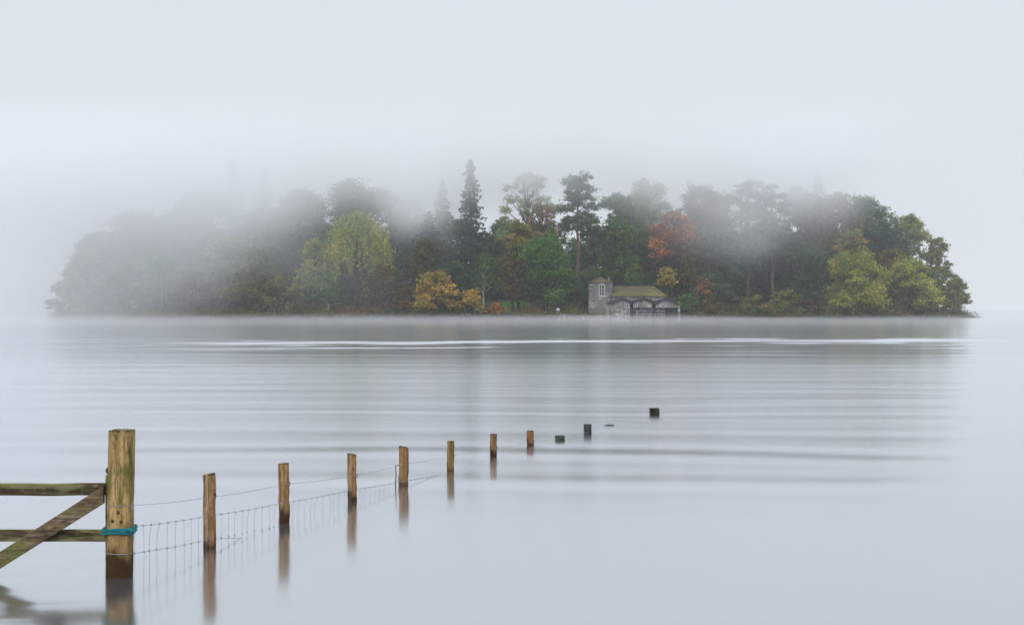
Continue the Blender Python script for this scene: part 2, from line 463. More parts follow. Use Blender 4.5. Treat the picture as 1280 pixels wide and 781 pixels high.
TREE_COUNT = [0]
def tree(name, kind, px, ytop, hw, d, pal, label, group=None, bark_='brown', low=None, seed=None, dens=None, cat='tree'):
    """px/ytop: crown centre and top in the photograph; hw: half width in px; d: distance; low: row where the crown ends below"""
    TREE_COUNT[0] += 1
    rng = np.random.default_rng(seed or 100 + TREE_COUNT[0])
    x = (px - 640) / F * d
    gz = max(ground_z(x, d), 0.05) - 0.15
    H = (HY - ytop) / F * d + CAM_H - gz
    W = hw / F * d
    z0 = ((HY - low) / F * d + CAM_H - gz) if low is not None else H * 0.12
    z0 = max(z0, 0.2)
    root = empty(name, (x, d, gz), label, cat, group)
    tb = MB(); crown = None; leaf = 0.24; up = 0.25
    if kind in ('broad', 'airy', 'bush'):
        hc = H - z0
        n = {'broad': 16, 'airy': 20, 'bush': 12}[kind]
        n = int(n * np.clip(hc / max(2 * W, 1), 0.7, 1.8))
        lob = []
        rl = (0.40 if kind == 'broad' else 0.27 if kind == 'airy' else 0.42) * min(W, hc * 0.5)
        for i in range(n):
            t = (i + rng.uniform(0.1, 0.9)) / n
            zz = z0 + rl * 0.5 + (hc - rl * 1.35) * t
            # profile of the crown: full at 40 %, rounded top
            prof = math.sqrt(max(0.05, 1 - ((t - 0.38) / 0.72) ** 2)) if kind != 'bush' else math.sqrt(max(0.08, 1 - (t * 0.92) ** 2))
            ang = i * 2.4 + rng.uniform(-0.5, 0.5)
            rad = (W - rl * 0.7) * prof * math.sqrt(rng.uniform(0.2, 1.25))
            lob.append(((math.cos(ang) * rad, math.sin(ang) * rad, zz), rl * rng.uniform(0.5, 1.2)))
        lob.append(((rng.uniform(-.2, .2) * W, 0, H - rl * 0.8), rl * 0.8))
        dn = dens or (24 if kind == 'broad' else 12 if kind == 'airy' else 26)
        C_ = lobes_cloud(lob, dn, rng)
        C_ = C_[C_[:, 2] > 0.15]
        tr = 0.018 * H + 0.05
        if kind == 'bush':
            for i in range(4):
                a = rng.uniform(0, 6.28)
                limb(tb, (0.2 * math.cos(a), 0.2 * math.sin(a), -0.3), (W * .5 * math.cos(a), W * .5 * math.sin(a), H * .6), 0.09, 0.03, rng)
        else:
            top = (rng.uniform(-.15, .15) * W, 0, z0 + hc * 0.72)
            limb(tb, (0, 0, -0.4), top, tr, tr * 0.3, rng, sag=0.01, n=7)
            for c, r in lob:
                f_ = rng.uniform(0.35, 0.8); zb = min(c[2] * 0.75, z0 + hc * .6)
                s = np.array(top) * (zb / top[2]); s[2] = zb
                limb(tb, s, c, tr * 0.35, 0.04, rng)
    elif kind == 'conifer':
        C = []
        zb = z0
        z = zb
        limb(tb, (0, 0, -0.4), (0, 0, H * 0.985), 0.014 * H + 0.08, 0.03, rng, sag=0.001, n=6)
        while z < H * 0.985:
            t = (z - zb) / (H - zb)
            R_ = W * (1 - t) ** 0.72 * (0.55 + 0.45 * min(1, t * 6 + 0.4)) * rng.uniform(0.8, 1.12) + 0.18
            nb = 8 if t < 0.7 else 6
            for k in range(nb):
                a = k * 2 * math.pi / nb + rng.uniform(-0.4, 0.4) + z
                r_ = R_ * rng.uniform(0.5, 1.2); zj = rng.uniform(-.55, .55) * min(1, 4 * (1 - t)) * (0.62 + 0.5 * (1 - t)) * max(0.55, min(W, 4.0) / 4.5)
                m_ = max(6, int(r_ * 15))
                s = rng.uniform(0.12, 1.0, m_) ** 0.75
                droop = -0.30 * r_ * s ** 1.3 + 0.10 * r_ * s ** 4
                wd = 0.22 * r_ * (1.1 - s) + 0.12
                off = rng.normal(size=m_) * wd
                p = np.stack([np.cos(a) * r_ * s - np.sin(a) * off, np.sin(a) * r_ * s + np.cos(a) * off,
                              z + zj + droop - np.abs(rng.normal(size=m_)) * 0.28], 1)
                C.append(p)
                if k % 2 == 0 and r_ > 1.2:
                    tb.tube([(0, 0, z), (math.cos(a) * r_ * .5, math.sin(a) * r_ * .5, z - .09 * r_), (math.cos(a) * r_ * .85, math.sin(a) * r_ * .85, z - .2 * r_)], [0.06, 0.04, 0.02], 4)
            z += (0.62 + 0.5 * (1 - t)) * max(0.55, min(W, 4.0) / 4.5)
        C_ = np.concatenate(C); leaf = 0.25
    elif kind == 'pine':
        lean = rng.uniform(-0.4, 0.4)
        zt = H * 0.93
        limb(tb, (0, 0, -0.4), (lean, 0, zt), 0.017 * H + 0.06, 0.10, rng, sag=0.004, n=8)
        lob = []
        n = int(13 * max(1, (H - z0) / (2 * W)))
        for i in range(n):
            t = (i + rng.uniform(.2, .8)) / n
            zz = z0 + (H - z0) * t * 0.94
            a = i * 2.4 + rng.uniform(-.6, .6)
            rad = W * (0.75 - 0.45 * abs(t - 0.45)) * rng.uniform(0.45, 1.1) * (1 if t < 0.8 else 0.65)
            r = W * rng.uniform(0.26, 0.42)
            c = (lean * t + math.cos(a) * rad, math.sin(a) * rad, zz)
            lob.append((c, r))
            limb(tb, (lean * t, 0, max(zz - 0.22 * rad, 1)), c, 0.13, 0.04, rng)
        C_ = lobes_cloud(lob, dens or 24, rng, flat=0.55, clump=0.26); leaf = 0.21
    elif kind == 'weep':
        hc = H - z0
        lob = []
        for i in range(14):
            a = i * 2.4; t = rng.uniform(0.35, 0.95)
            rad = W * 0.72 * math.sqrt(max(.05, 1 - t ** 2)) * rng.uniform(.6, 1.1)
            lob.append(((math.cos(a) * rad, math.sin(a) * rad, z0 + hc * t * 0.92), W * 0.24))
        C1 = lobes_cloud(lob, 13, rng)
        st = []
        for i in range(240):
            a = rng.uniform(0, 6.28); q = rng.uniform(0.15, 1.0)
            rad = W * q ** 0.5 * rng.uniform(.85, 1.08)
            zs = z0 + hc * (0.42 + 0.5 * math.sqrt(max(0, 1 - q * 0.95))) * rng.uniform(.85, 1.05)
            L = rng.uniform(0.18, 0.5) * hc
            m_ = int(L * 7)
            s = rng.uniform(0, 1, m_)
            st.append(np.stack([math.cos(a) * rad * (1 + .06 * s) + rng.normal(size=m_) * .14, math.sin(a) * rad * (1 + .06 * s) + rng.normal(size=m_) * .14, zs - L * s], 1))
        C_ = np.concatenate([C1] + st); C_ = C_[C_[:, 2] > 0.2]
        limb(tb, (0, 0, -.4), (0, 0, z0 + hc * .6), 0.35, 0.12, rng, sag=.01, n=7)
        for c, r in lob: limb(tb, (0, 0, z0 + hc * rng.uniform(.1, .5)), c, .13, .03, rng)
        leaf = 0.2; up = 0.0
    me = leaf_mesh('crown', C_, leaf, rng, up)
    me.materials.append(PAL[pal])
    co = bpy.data.objects.new('crown' if kind != 'bush' else 'foliage', me); COL.objects.link(co); co.parent = root
    tb.build('trunk' if kind != 'bush' else 'stem', BARK[bark_], root, smooth_=True)
    return root

def front(px, k):
    x = (px - 640) / F * 270
    s = shore_y(max(-IA * .96, min(IA * .96, x)))
    s = shore_y(max(-IA * .985, min(IA * .985, (px - 640) / F * s)))
    return s + k

# kind, px, ytop, half width px, depth behind the shore, palette, low row, name, label
T = [
 # ---- left end, deep in the mist
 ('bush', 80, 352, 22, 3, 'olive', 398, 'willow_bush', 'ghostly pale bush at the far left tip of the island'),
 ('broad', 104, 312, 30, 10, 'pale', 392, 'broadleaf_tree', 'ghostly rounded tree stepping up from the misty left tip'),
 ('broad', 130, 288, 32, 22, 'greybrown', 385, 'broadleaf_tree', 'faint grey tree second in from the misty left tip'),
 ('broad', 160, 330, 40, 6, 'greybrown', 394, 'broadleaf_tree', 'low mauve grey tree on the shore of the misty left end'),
 ('broad', 180, 266, 42, 24, 'brown', 380, 'broadleaf_tree', 'tall mauve brown crown fading out in mist on the left'),
 ('broad', 206, 322, 28, 7, 'green', 390, 'broadleaf_tree', 'dim blue green tree amid the mauve trees on the left shore'),
 ('broad', 238, 340, 32, 5, 'brown', 396, 'broadleaf_tree', 'dim brown tree low on the shore left of the willow'),
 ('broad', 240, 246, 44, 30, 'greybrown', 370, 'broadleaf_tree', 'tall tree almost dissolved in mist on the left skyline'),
 ('conifer', 292, 198, 36, 44, 'spruce', 360, 'conifer_tree', 'very tall conifer barely showing through mist on the left'),
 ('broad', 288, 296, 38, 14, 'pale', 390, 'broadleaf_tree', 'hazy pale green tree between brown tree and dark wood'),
 ('conifer', 330, 206, 34, 46, 'spruce', 360, 'conifer_tree', 'ghost of a conifer behind the misty round crowns'),
 ('broad', 320, 310, 30, 8, 'olive', 388, 'broadleaf_tree', 'hazy olive tree standing above the dull yellow bush'),
 ('broad', 332, 258, 40, 30, 'dark', 375, 'broadleaf_tree', 'blue grey round tree, first full crown out of the left mist'),
 # ---- left centre
 ('bush', 347, 346, 40, 2, 'olive', 398, 'round_bush', 'wide dull yellow bush at the water left of the weeping tree'),
 ('broad', 378, 234, 42, 26, 'dark', 370, 'broadleaf_tree', 'blue grey tree with domed top left of the biggest grey crown'),
 ('broad', 446, 225, 50, 24, 'dark', 375, 'broadleaf_tree', 'biggest grey round crown rising behind the weeping tree'),
 ('weep', 446, 254, 44, 8, 'weep', 372, 'weeping_tree', 'yellow green weeping tree with hanging sprays, left of centre'),
 ('broad', 394, 298, 24, 9, 'weep', 372, 'broadleaf_tree', 'smaller yellow green tree leaning against the weeping tree'),
 ('airy', 410, 340, 26, 3, 'green', 385, 'birch_tree', 'small dark green tree with thin pale trunks below the weeping tree'),
 ('bush', 484, 332, 36, 3, 'brown', 398, 'round_bush', 'brownish olive shrub between weeping tree and golden bush'),
 ('bush', 543, 338, 32, 1.5, 'gold', 398, 'golden_bush', 'bright golden round bush at the water, larger of the two'),
 ('bush', 588, 361, 19, 1.5, 'gold', 397, 'orange_bush', 'small ochre bush beside the big golden bush'),
 ('bush', 620, 379, 11, 1, 'orange', 398, 'orange_bush', 'tiny flame orange shrub in front of the strip of lawn'),
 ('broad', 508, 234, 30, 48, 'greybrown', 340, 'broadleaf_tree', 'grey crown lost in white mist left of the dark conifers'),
 ('conifer', 553, 222, 30, 34, 'spruce', 365, 'conifer_tree', 'misty dark conifer just left of the tallest spire'),
 ('conifer', 536, 262, 42, 16, 'spruce', 375, 'conifer_tree', 'broad blue green conifer behind the golden bush'),
 ('broad', 530, 300, 16, 7, 'brown', 350, 'broadleaf_tree', 'small pinkish brown tree against the dark broad conifer'),
 ('conifer', 588, 194, 34, 18, 'spruce', 378, 'spire_tree', 'tallest spire shaped conifer in the middle of the island'),
 ('airy', 605, 316, 15, 5, 'bright', 362, 'birch_tree', 'slender green birch with pale trunk by the strip of lawn'),
 ('broad', 566, 325, 24, 8, 'dark', 385, 'broadleaf_tree', 'dark low tree under the spire behind the golden bush'),
 ('broad', 626, 276, 20, 36, 'dark', 370, 'broadleaf_tree', 'dark tree filling the gap right of the tallest spire'),
 # ---- centre
 ('airy', 655, 214, 38, 26, 'pale', 330, 'ash_tree', 'tall airy pale tree with sky through its crown, right of spire'),
 ('airy', 680, 256, 22, 18, 'rust', 330, 'broadleaf_tree', 'thin rusty tree beneath the airy pale tree'),
 ('broad', 648, 276, 18, 8, 'amber', 345, 'broadleaf_tree', 'yellow green tree with amber top beside the dark green round tree'),
 ('broad', 640, 318, 18, 5, 'brown', 378, 'broadleaf_tree', 'rusty brown tree edge over the strip of lawn'),
 ('broad', 682, 296, 44, 6, 'green', 390, 'broadleaf_tree', 'large dark green round tree left of the bare pine trunk'),
 ('conifer', 690, 280, 16, 12, 'green', 350, 'conifer_tree', 'pointed green conifer peeping over the dark green round tree'),
 ('pine', 722, 218, 30, 9, 'pine', 285, 'scots_pine', 'tall pine with long bare reddish trunk beside the boathouse'),
 ('broad', 740, 268, 22, 20, 'dark', 378, 'broadleaf_tree', 'dark tree standing just behind the bare pine trunk'),
 ('broad', 738, 335, 18, 6, 'dark', 390, 'broadleaf_tree', 'low dark tree at the left side of the stone tower'),
 ('broad', 776, 242, 30, 26, 'dark', 365, 'broadleaf_tree', 'dark green crown behind the light green tree above the tower'),
 ('broad', 808, 225, 32, 34, 'pale', 350, 'broadleaf_tree', 'tall pale green misty crown above the boathouse roof'),
 ('airy', 772, 270, 27, 14, 'bright', 355, 'broadleaf_tree', 'light green tree with gaps in its crown above the tower'),
 ('conifer', 793, 316, 18, 11, 'green', 372, 'yew_tree', 'green yew bush close behind the mossy boathouse roof'),
 ('broad', 814, 280, 24, 22, 'dark', 375, 'broadleaf_tree', 'dark tree in shade behind the right end of the boathouse roof'),
 ('broad', 840, 262, 31, 14, 'orange', 335, 'maple_tree', 'bright orange maple above the right end of the boathouse'),
 ('broad', 846, 300, 22, 17, 'maroon', 370, 'broadleaf_tree', 'dark maroon tree under the bright orange maple'),
 ('airy', 834, 334, 12, 9, 'gold', 358, 'broadleaf_tree', 'small amber branchy tree below the orange maple'),
 # ---- right centre
 ('broad', 882, 231, 40, 28, 'maroon', 365, 'broadleaf_tree', 'dusky purple grey crown right of the orange maple'),
 ('broad', 872, 298, 18, 9, 'brown', 360, 'broadleaf_tree', 'rusty tree touching the grey green pine'),
 ('pine', 900, 290, 34, 7, 'pine', 372, 'scots_pine', 'low bushy grey green pine right of the boathouse'),
 ('bush', 880, 346, 13, 4, 'rust', 375, 'orange_bush', 'rust coloured bush under the low bushy grey green pine'),
 ('bush', 860, 366, 13, 2.5, 'green', 398, 'round_bush', 'dark green bush at the right corner of the boathouse'),
 ('bush', 886, 374, 18, 2, 'brown', 398, 'round_bush', 'brown bush on the shore right of the boathouse'),
 ('pine', 935, 221, 34, 16, 'pine', 340, 'scots_pine', 'misty topped pine, left of two with bare trunks on the right'),
 ('pine', 966, 230, 28, 11, 'pine', 322, 'scots_pine', 'pine with bent side branch, right of the two with bare trunks'),
 ('broad', 950, 280, 40, 30, 'dark', 372, 'broadleaf_tree', 'dark tree behind the two pines on the right'),
 ('conifer', 1022, 209, 26, 44, 'spruce', 340, 'conifer_tree', 'conifer nearly hidden in mist high on the right'),
 ('broad', 1000, 234, 30, 28, 'greybrown', 365, 'broadleaf_tree', 'dull misty crown right of the two bare pine trunks'),
 ('broad', 1042, 242, 36, 20, 'brown', 345, 'broadleaf_tree', 'misty orange brown crown left of the dark domed tree'),
 ('airy', 1062, 286, 26, 12, 'amber', 345, 'broadleaf_tree', 'amber tree hanging over the big yellow green tree'),
 ('broad', 1010, 300, 32, 14, 'dark', 385, 'broadleaf_tree', 'dark shaded tree left of the big yellow green tree'),
 ('bush', 944, 370, 26, 2, 'olive', 398, 'round_bush', 'olive bush on the shore below the two pines'),
 ('bush', 984, 362, 26, 2.5, 'olive', 398, 'round_bush', 'taller olive bush on the shore right of the bent pine'),
 ('bush', 1012, 372, 15, 3, 'maroon', 398, 'round_bush', 'dark brown bush left of the big yellow green tree'),
 # ---- right end
 ('broad', 1088, 246, 32, 22, 'dark', 350, 'broadleaf_tree', 'dark domed tree, the clear skyline crown on the right'),
 ('broad', 1100, 280, 34, 16, 'spruce', 360, 'broadleaf_tree', 'shaded blue green tree under the dark domed tree'),
 ('broad', 1136, 268, 24, 18, 'pale', 375, 'broadleaf_tree', 'pale yellow green tree right of the dark domed tree'),
 ('broad', 1172, 297, 21, 12, 'olive', 390, 'broadleaf_tree', 'olive tree near the right tip of the island'),
 ('broad', 1068, 316, 38, 4, 'lemon', 392, 'broadleaf_tree', 'big yellow green tree at the water on the right'),
 ('bush', 1054, 366, 22, 1.5, 'lemon', 398, 'round_bush', 'low yellow bush at the foot of the big yellow green tree'),
 ('broad', 1110, 312, 20, 9, 'brown', 385, 'broadleaf_tree', 'reddish brown tree between two yellow green trees'),
 ('broad', 1140, 320, 34, 4, 'lemon', 392, 'broadleaf_tree', 'yellow green tree right of the reddish brown tree'),
 ('bush', 1150, 356, 28, 1.5, 'olive', 398, 'round_bush', 'yellow olive bush by the water near the right tip'),
 ('broad', 1192, 346, 20, 4, 'olive', 394, 'broadleaf_tree', 'low overhanging tree at the far right tip of the island'),
]
for kind, px, yt, hw, k, pal, low, name, label in T:
    bk = 'red' if name == 'scots_pine' else 'pale' if name == 'birch_tree' else 'brown'
    tree(name, kind, px, yt, hw, front(px, k), pal, label, bark_=bk, low=low, cat='bush' if kind == 'bush' else 'tree')

def undergrowth():
    rng = np.random.default_rng(77)
    C = []
    for i in range(900):
        x = rng.uniform(-98, 98); dd = rng.uniform(-0.6, 9)
        px = 640 + x / shore_y(x) * F
        if 612 < px < 645 and dd < 12: continue
        if 730 < px < 856: dd += 9
        y = shore_y(x) + dd; z = ground_z(x, y)
        r = rng.uniform(0.5, 1.5)
        n = int(45 * r * r)
        p = rng.normal(size=(n, 3)) * r * np.array([.5, .5, .45]); p[:, 2] = np.abs(p[:, 2])
        C.append(p + np.array([x, y, max(z, 0.1)]))
    me = leaf_mesh('undergrowth', np.concatenate(C), 0.16, rng)
    me.materials.append(foliage('shore_leaves', (112, 114, 62), (84, 102, 54), (118, 100, 66), 0.12))
    o = bpy.data.objects.new('undergrowth', me); COL.objects.link(o)
    tag(o, 'low dull green growth along the stony island shore', 'undergrowth', kind='stuff')
    C = []; tb = MB()
    for i in range(90):
        t = (i + .5) / 90
        x = -88 + 176 * t; x += rng.uniform(-1.5, 1.5); y = shore_y(x) + rng.uniform(22, 40) if abs(x) < 80 else shore_y(x) + 9
        z = ground_z(x, y); h = rng.uniform(11, 17) * (1 if abs(x) < 74 else .6)
        lob = [((x + rng.normal() * 1.8, y + rng.normal() * 1.8, z + h * rng.uniform(.0, .95) ** 1.3), rng.uniform(1.4, 2.4)) for _ in range(12)]
        C.append(lobes_cloud(lob, 11, rng))
    me = leaf_mesh('woodland', np.concatenate(C), 0.3, rng)
    me.materials.append(PAL['dark'])
    o = bpy.data.objects.new('woodland', me); COL.objects.link(o)
    tag(o, 'dim mass of leaves in the depth of the island wood', 'woodland', kind='stuff')
undergrowth()

def shore_rocks():
    rng = np.random.default_rng(21)
    mb = MB()
    for i in range(700):
        x = rng.uniform(-100, 100); px = 640 + x / shore_y(x) * F
        if 700 < px < 852: continue
        r = rng.uniform(0.12, 0.5) if rng.random() < .93 else rng.uniform(.5, .9)
        y = shore_y(x) + rng.uniform(-.9, 1.4)
        vs = []
        for k in range(8):
            d = np.array([(k & 1) * 2 - 1, (k >> 1 & 1) * 2 - 1, (k >> 2) * 2 - 1]) * rng.uniform(.45, 1.0, 3)
            vs.append((x + d[0] * r, y + d[1] * r, max(ground_z(x, y), 0) + d[2] * r * .55))
        mb.add(vs, [(0, 2, 3, 1), (4, 5, 7, 6), (0, 1, 5, 4), (1, 3, 7, 5), (3, 2, 6, 7), (2, 0, 4, 6)])
    m, b = new_mat('shore_rock')
    put(mixc(noise(objco(), 0.9, 3), sc((52, 50, 48)), sc((104, 102, 96))), b.inputs['Base Color']); b.inputs['Roughness'].default_value = .9
    tag(mb.build('rocks', m), 'small grey stones lying along the waterline of the island', 'stones', kind='stuff')
shore_rocks()

# ------------------------------------------------------------------ boathouse
m_stone, b = new_mat('rubble_stone')
P = objco()
vo = E.nt.nodes.new('ShaderNodeTexVoronoi'); vo.inputs['Scale'].default_value = 2.6; put(P, vo.inputs['Vector'])
hs = sep(E(vo.outputs['Color']))[0]
cst = mixc(hs, sc((112, 112, 112)), sc((196, 192, 186)))
cst = mixc(smooth(noise(P, 0.5, 3), 0.42, 0.6), cst, sc((128, 126, 122)))
put(cst, b.inputs['Base Color']); b.inputs['Roughness'].default_value = 0.95
put(bump(E(vo.outputs['Distance']), 0.5, 0.08), b.inputs['Normal'])
m_moss, b = new_mat('mossy_slate')
P = objco()
put(mixc(smooth(noise(P, 1.3, 4, 0.7), 0.44, 0.66), mixc(smooth(noise(P, 0.4, 4, 0.65), 0.36, 0.6), sc((124, 118, 62)), sc((96, 90, 60))), sc((78, 76, 64))), b.inputs['Base Color']); b.inputs['Roughness'].default_value = 0.95
m_slate, b = new_mat('dark_slate')
put(mixc(noise(objco(), 1.5, 3), sc((56, 58, 64)), sc((88, 88, 92))), b.inputs['Base Color']); b.inputs['Roughness'].default_value = 0.7
m_board, b = new_mat('dark_barge_board'); b.inputs['Base Color'].default_value = sc((52, 50, 55)); b.inputs['Roughness'].default_value = 0.7
m_white, b = new_mat('white_paint'); b.inputs['Base Color'].default_value = sc((200, 203, 205)); b.inputs['Roughness'].default_value = 0.5
m_pane, b = new_mat('dim_glass'); b.inputs['Base Color'].default_value = sc((62, 70, 78)); b.inputs['Roughness'].default_value = 0.15
m_pale, b = new_mat('pale_stone')
put(mixc(noise(objco(), 1.2, 3), sc((162, 157, 150)), sc((120, 117, 113))), b.inputs['Base Color']); b.inputs['Roughness'].default_value = 0.9
m_lattice, b = new_mat('weathered_timber')
put(mixc(smooth(noise(objco(), 3.2, 2), 0.42, 0.6), sc((176, 178, 178)), sc((92, 96, 100))), b.inputs['Base Color']); b.inputs['Roughness'].default_value = 0.8
m_bay_shade, b = new_mat('painted_bay_shade'); b.inputs['Base Color'].default_value = sc((78, 80, 83)); b.inputs['Roughness'].default_value = 0.9  # dark grey paints in the gloom inside the boat bay

BD = 257.0                        # distance of the gable fronts
K = BD / F                        # metres to a photograph pixel there
bx_ = lambda px: (px - 793) * K   # local to the boathouse root
bz_ = lambda y: CAM_H - (y - HY) * K
house = empty('boathouse', ((793 - 640) * K, BD, 0), 'grey stone boathouse with mossy roof, stubby tower and three gables at the water', 'boathouse')

# tower: an octagonal turret
def ngon(cx, cy, r, n, rot): return [(cx + r * math.cos(rot + 2 * math.pi * i / n), cy + r * math.sin(rot + 2 * math.pi * i / n)) for i in range(n)]
tcx, tcy, tr_ = bx_(752.5), 5.2, 2.42
t = MB()
ring = ngon(tcx, tcy, tr_, 8, math.pi / 8)
t.add([(x, y, -0.5) for x, y in ring] + [(x, y, bz_(353)) for x, y in ring],
      [tuple(range(8))[::-1], tuple(range(8, 16))] + [(i, (i + 1) % 8, (i + 1) % 8 + 8, i + 8) for i in range(8)])
tower = t.build('tower', m_stone, house)
t = MB(); ring = ngon(tcx, tcy, tr_ * 1.07, 8, math.pi / 8)
zt = bz_(353) + 0.01
t.add([(x, y, zt) for x, y in ring] + [(x, y, zt + .12) for x, y in ring] + [(tcx, tcy, bz_(345.5))],
      [tuple(range(8))[::-1]] + [(i, (i + 1) % 8, (i + 1) % 8 + 8, i + 8) for i in range(8)] + [(i + 8, (i + 1) % 8 + 8, 16) for i in range(8)])
t.build('tower_roof', m_moss, tower)
t = MB(); t.tube([(tcx, tcy, bz_(346.2)), (tcx, tcy, bz_(344))], [0.14, 0.05], 8); t.build('finial', m_slate, tower)
t = MB(); t.box(bx_(763), bx_(765.4), tcy + 1.0, tcy + 1.5, bz_(356), bz_(345)); t.build('chimney', m_pale, tower)
# arched window on the turret's front face
yf = tcy - tr_ * math.cos(math.pi / 8)
def arch_win(parent, cx, z0, z1, wd, y, bars=True):
    hw = wd / 2; zs = z1 - hw * 1.25
    arc = [(cx + hw * math.cos(a), zs + (z1 - zs) * math.sin(a)) for a in np.linspace(0, math.pi, 9)]
    o = [(cx - hw, z0), (cx + hw, z0)] + arc
    f = MB()
    inner = [(cx + (x - cx) * .78, z0 + .16 + (z - z0) * .86) for x, z in o]
    n = len(o)
    f.add([(x, y - .09, z) for x, z in o] + [(x, y - .09, z) for x, z in inner] + [(x, y + .05, z) for x, z in o] + [(x, y + .05, z) for x, z in inner],
          [(i, (i + 1) % n, (i + 1) % n + n, i + n) for i in range(n)] + [(i + n, (i + 1) % n + n, (i + 1) % n + 3 * n, i + 3 * n) for i in range(n)]
          + [(i, (i + 1) % n, (i + 1) % n + 2 * n, i + 2 * n) for i in range(n)])
    f.box(cx - .045, cx + .045, y - .06, y - .01, z0 + .16, z1 - .2)
    for q in (0.3, 0.55): f.box(cx - hw * .72, cx + hw * .72, y - .058, y - .012, z0 + (z1 - z0) * q, z0 + (z1 - z0) * q + .07)
    f.box(cx - hw * 1.15, cx + hw * 1.15, y - .14, y + .02, z0 - .12, z0)
    w_ = f.build('window', m_white, parent)
    g = MB(); g.add([(x, y - .005, z) for x, z in inner], [tuple(range(n))]); g.build('pane', m_pane, w_)
arch_win(tower, bx_(753.5), bz_(370), bz_(353.8), 1.1, yf - .004)
# long hall with a hipped mossy roof
yh0, yh1 = 3.4, 10.5
t = MB(); t.box(bx_(767), bx_(835), yh0, yh1, -0.5, bz_(369.5)); t.build('wall', m_stone, house)
t = MB(); e = 0.35; ym = (yh0 + yh1) / 2
xl, xr = bx_(765.5), bx_(837.5); zr, ze = bz_(357), bz_(370.2)
t.add([(xl, yh0 - e, ze), (xr, yh0 - e, ze), (xr, yh1 + e, ze), (xl, yh1 + e, ze), (xl, ym, zr), (bx_(822), ym, zr)],
      [(0, 1, 5, 4), (1, 2, 5), (2, 3, 4, 5), (3, 0, 4), (3, 2, 1, 0)])
roof = t.build('roof', m_moss, house)
t = MB(); t.box(xl, bx_(822), ym - .15, ym + .15, zr - .05, zr + .12); t.build('ridge', m_slate, roof)
# three gabled bays
bays = [(760, 777, 790, 378.5, 371.2), (790, 804.5, 817.5, 376.5, 371.2), (817.5, 835, 849, 377, 371.2)]
for i, (a, m_, c, yv, ya) in enumerate(bays):
    xa, xm, xc = bx_(a), bx_(m_), bx_(c); za, zm = bz_(yv), bz_(ya)
    zr_ = bz_(379.5) if i == 2 else bz_(376.5)
    g = MB()
    zb = bz_(384.5) if i != 0 else -0.4
    g.prism([(xa + .35, zb), (xc - .35, zb), (xc - .35, zr_ - .25), (xm, zm - .28), (xa + .35, za - .25)], 0.0, 3.35)
    gable = g.build('gable', m_stone, house)
    r = MB()
    for (x0, z0), (x1, z1) in (((xa, za), (xm, zm)), ((xm, zm), (xc, zr_))):
        r.add([(x0, -.35, z0 - .2), (x1, -.35, z1 - .2), (x1, 3.6, z1 - .2), (x0, 3.6, z0 - .2), (x0, -.35, z0), (x1, -.35, z1), (x1, 3.6, z1), (x0, 3.6, z0)],
              [(3, 2, 1, 0), (4, 5, 6, 7), (0, 1, 5, 4), (1, 2, 6, 5), (2, 3, 7, 6), (3, 0, 4, 7)])
    r.build('gable_roof', m_slate, gable)
    bb = MB()
    for (x0, z0), (x1, z1) in (((xa - .03, za + .03), (xm, zm + .03)), ((xm, zm + .03), (xc + .03, zr_ + .03))):
        bb.add([(x0, -.42, z0 - .44), (x1, -.42, z1 - .44), (x1, -.353, z1 - .44), (x0, -.353, z0 - .44), (x0, -.42, z0), (x1, -.42, z1), (x1, -.353, z1), (x0, -.353, z0)],
               [(3, 2, 1, 0), (4, 5, 6, 7), (0, 1, 5, 4), (1, 2, 6, 5), (2, 3, 7, 6), (3, 0, 4, 7)])
    bb.build('barge_board', m_board, gable)
    wx = (783, 794.5, 830)[i]
    f = MB(); wx0, wx1 = bx_(wx - 2.6), bx_(wx + 2.6); wz0, wz1 = bz_(384), bz_(376.4)
    for q0, q1 in ((wx0, wx0 + .13), (wx1 - .13, wx1), ((wx0 + wx1) / 2 - .06, (wx0 + wx1) / 2 + .06)): f.box(q0, q1, -.08, .01, wz0, wz1)
    for q in (wz0, wz1 - .12, (wz0 + wz1) / 2): f.box(wx0 + .13, wx1 - .13, -.075, .008, q, q + .1)
    wn_ = f.build('window', m_white, gable)
    p = MB(); p.box(wx0 + .02, wx1 - .02, -.03, .004, wz0 + .02, wz1 - .02); p.build('pane', m_pane, wn_)
# boat bay below: solid block coloured dark for the shade inside, behind a weathered lattice
t = MB(); t.box(bx_(790.4), bx_(846.5), .9, 3.3, -.5, bz_(384.7)); t.build('bay_shade_block', m_bay_shade, house)
t = MB()
rngb = random.Random(5)
x0, x1, zb, zt_ = bx_(792), bx_(832), 0.0, bz_(385)
n = 22
for i in range(n):
    x = x0 + (x1 - x0) * i / n
    t.box(x, x + .09, .3, .36, zb - .3, zt_ - rngb.uniform(0, .25))
for q in (.35, .95, 1.5, 2.0):
    t.box(x0, x1, .361, .42, q - .05, q + .06)
for i in range(12):
    x = x0 + (x1 - x0) * i / 12; w_ = (x1 - x0) / 12
    if rngb.random() < .75: t.add([(x, .43, .3), (x + .12, .43, .3), (x + w_, .43, 1.9), (x + w_ - .12, .43, 1.9), (x, .47, .3), (x + .12, .47, .3), (x + w_, .47, 1.9), (x + w_ - .12, .47, 1.9)],
                                  [(3, 2, 1, 0), (4, 5, 6, 7), (0, 1, 5, 4), (1, 2, 6, 5), (2, 3, 7, 6), (3, 0, 4, 7)])
t.build('lattice', m_lattice, house)
for pxa, pxb, yt, mt in ((757, 762, 381, m_pale), (847.2, 850, 378.5, m_lattice), (788, 790.2, 384.8, m_board), (815.8, 818, 384.8, m_board), (834, 835.6, 384.8, m_board)):
    t = MB(); t.box(bx_(pxa), bx_(pxb), -.3, .25, -.6, bz_(yt)); t.build('pillar', mt, house, bevel=.04)
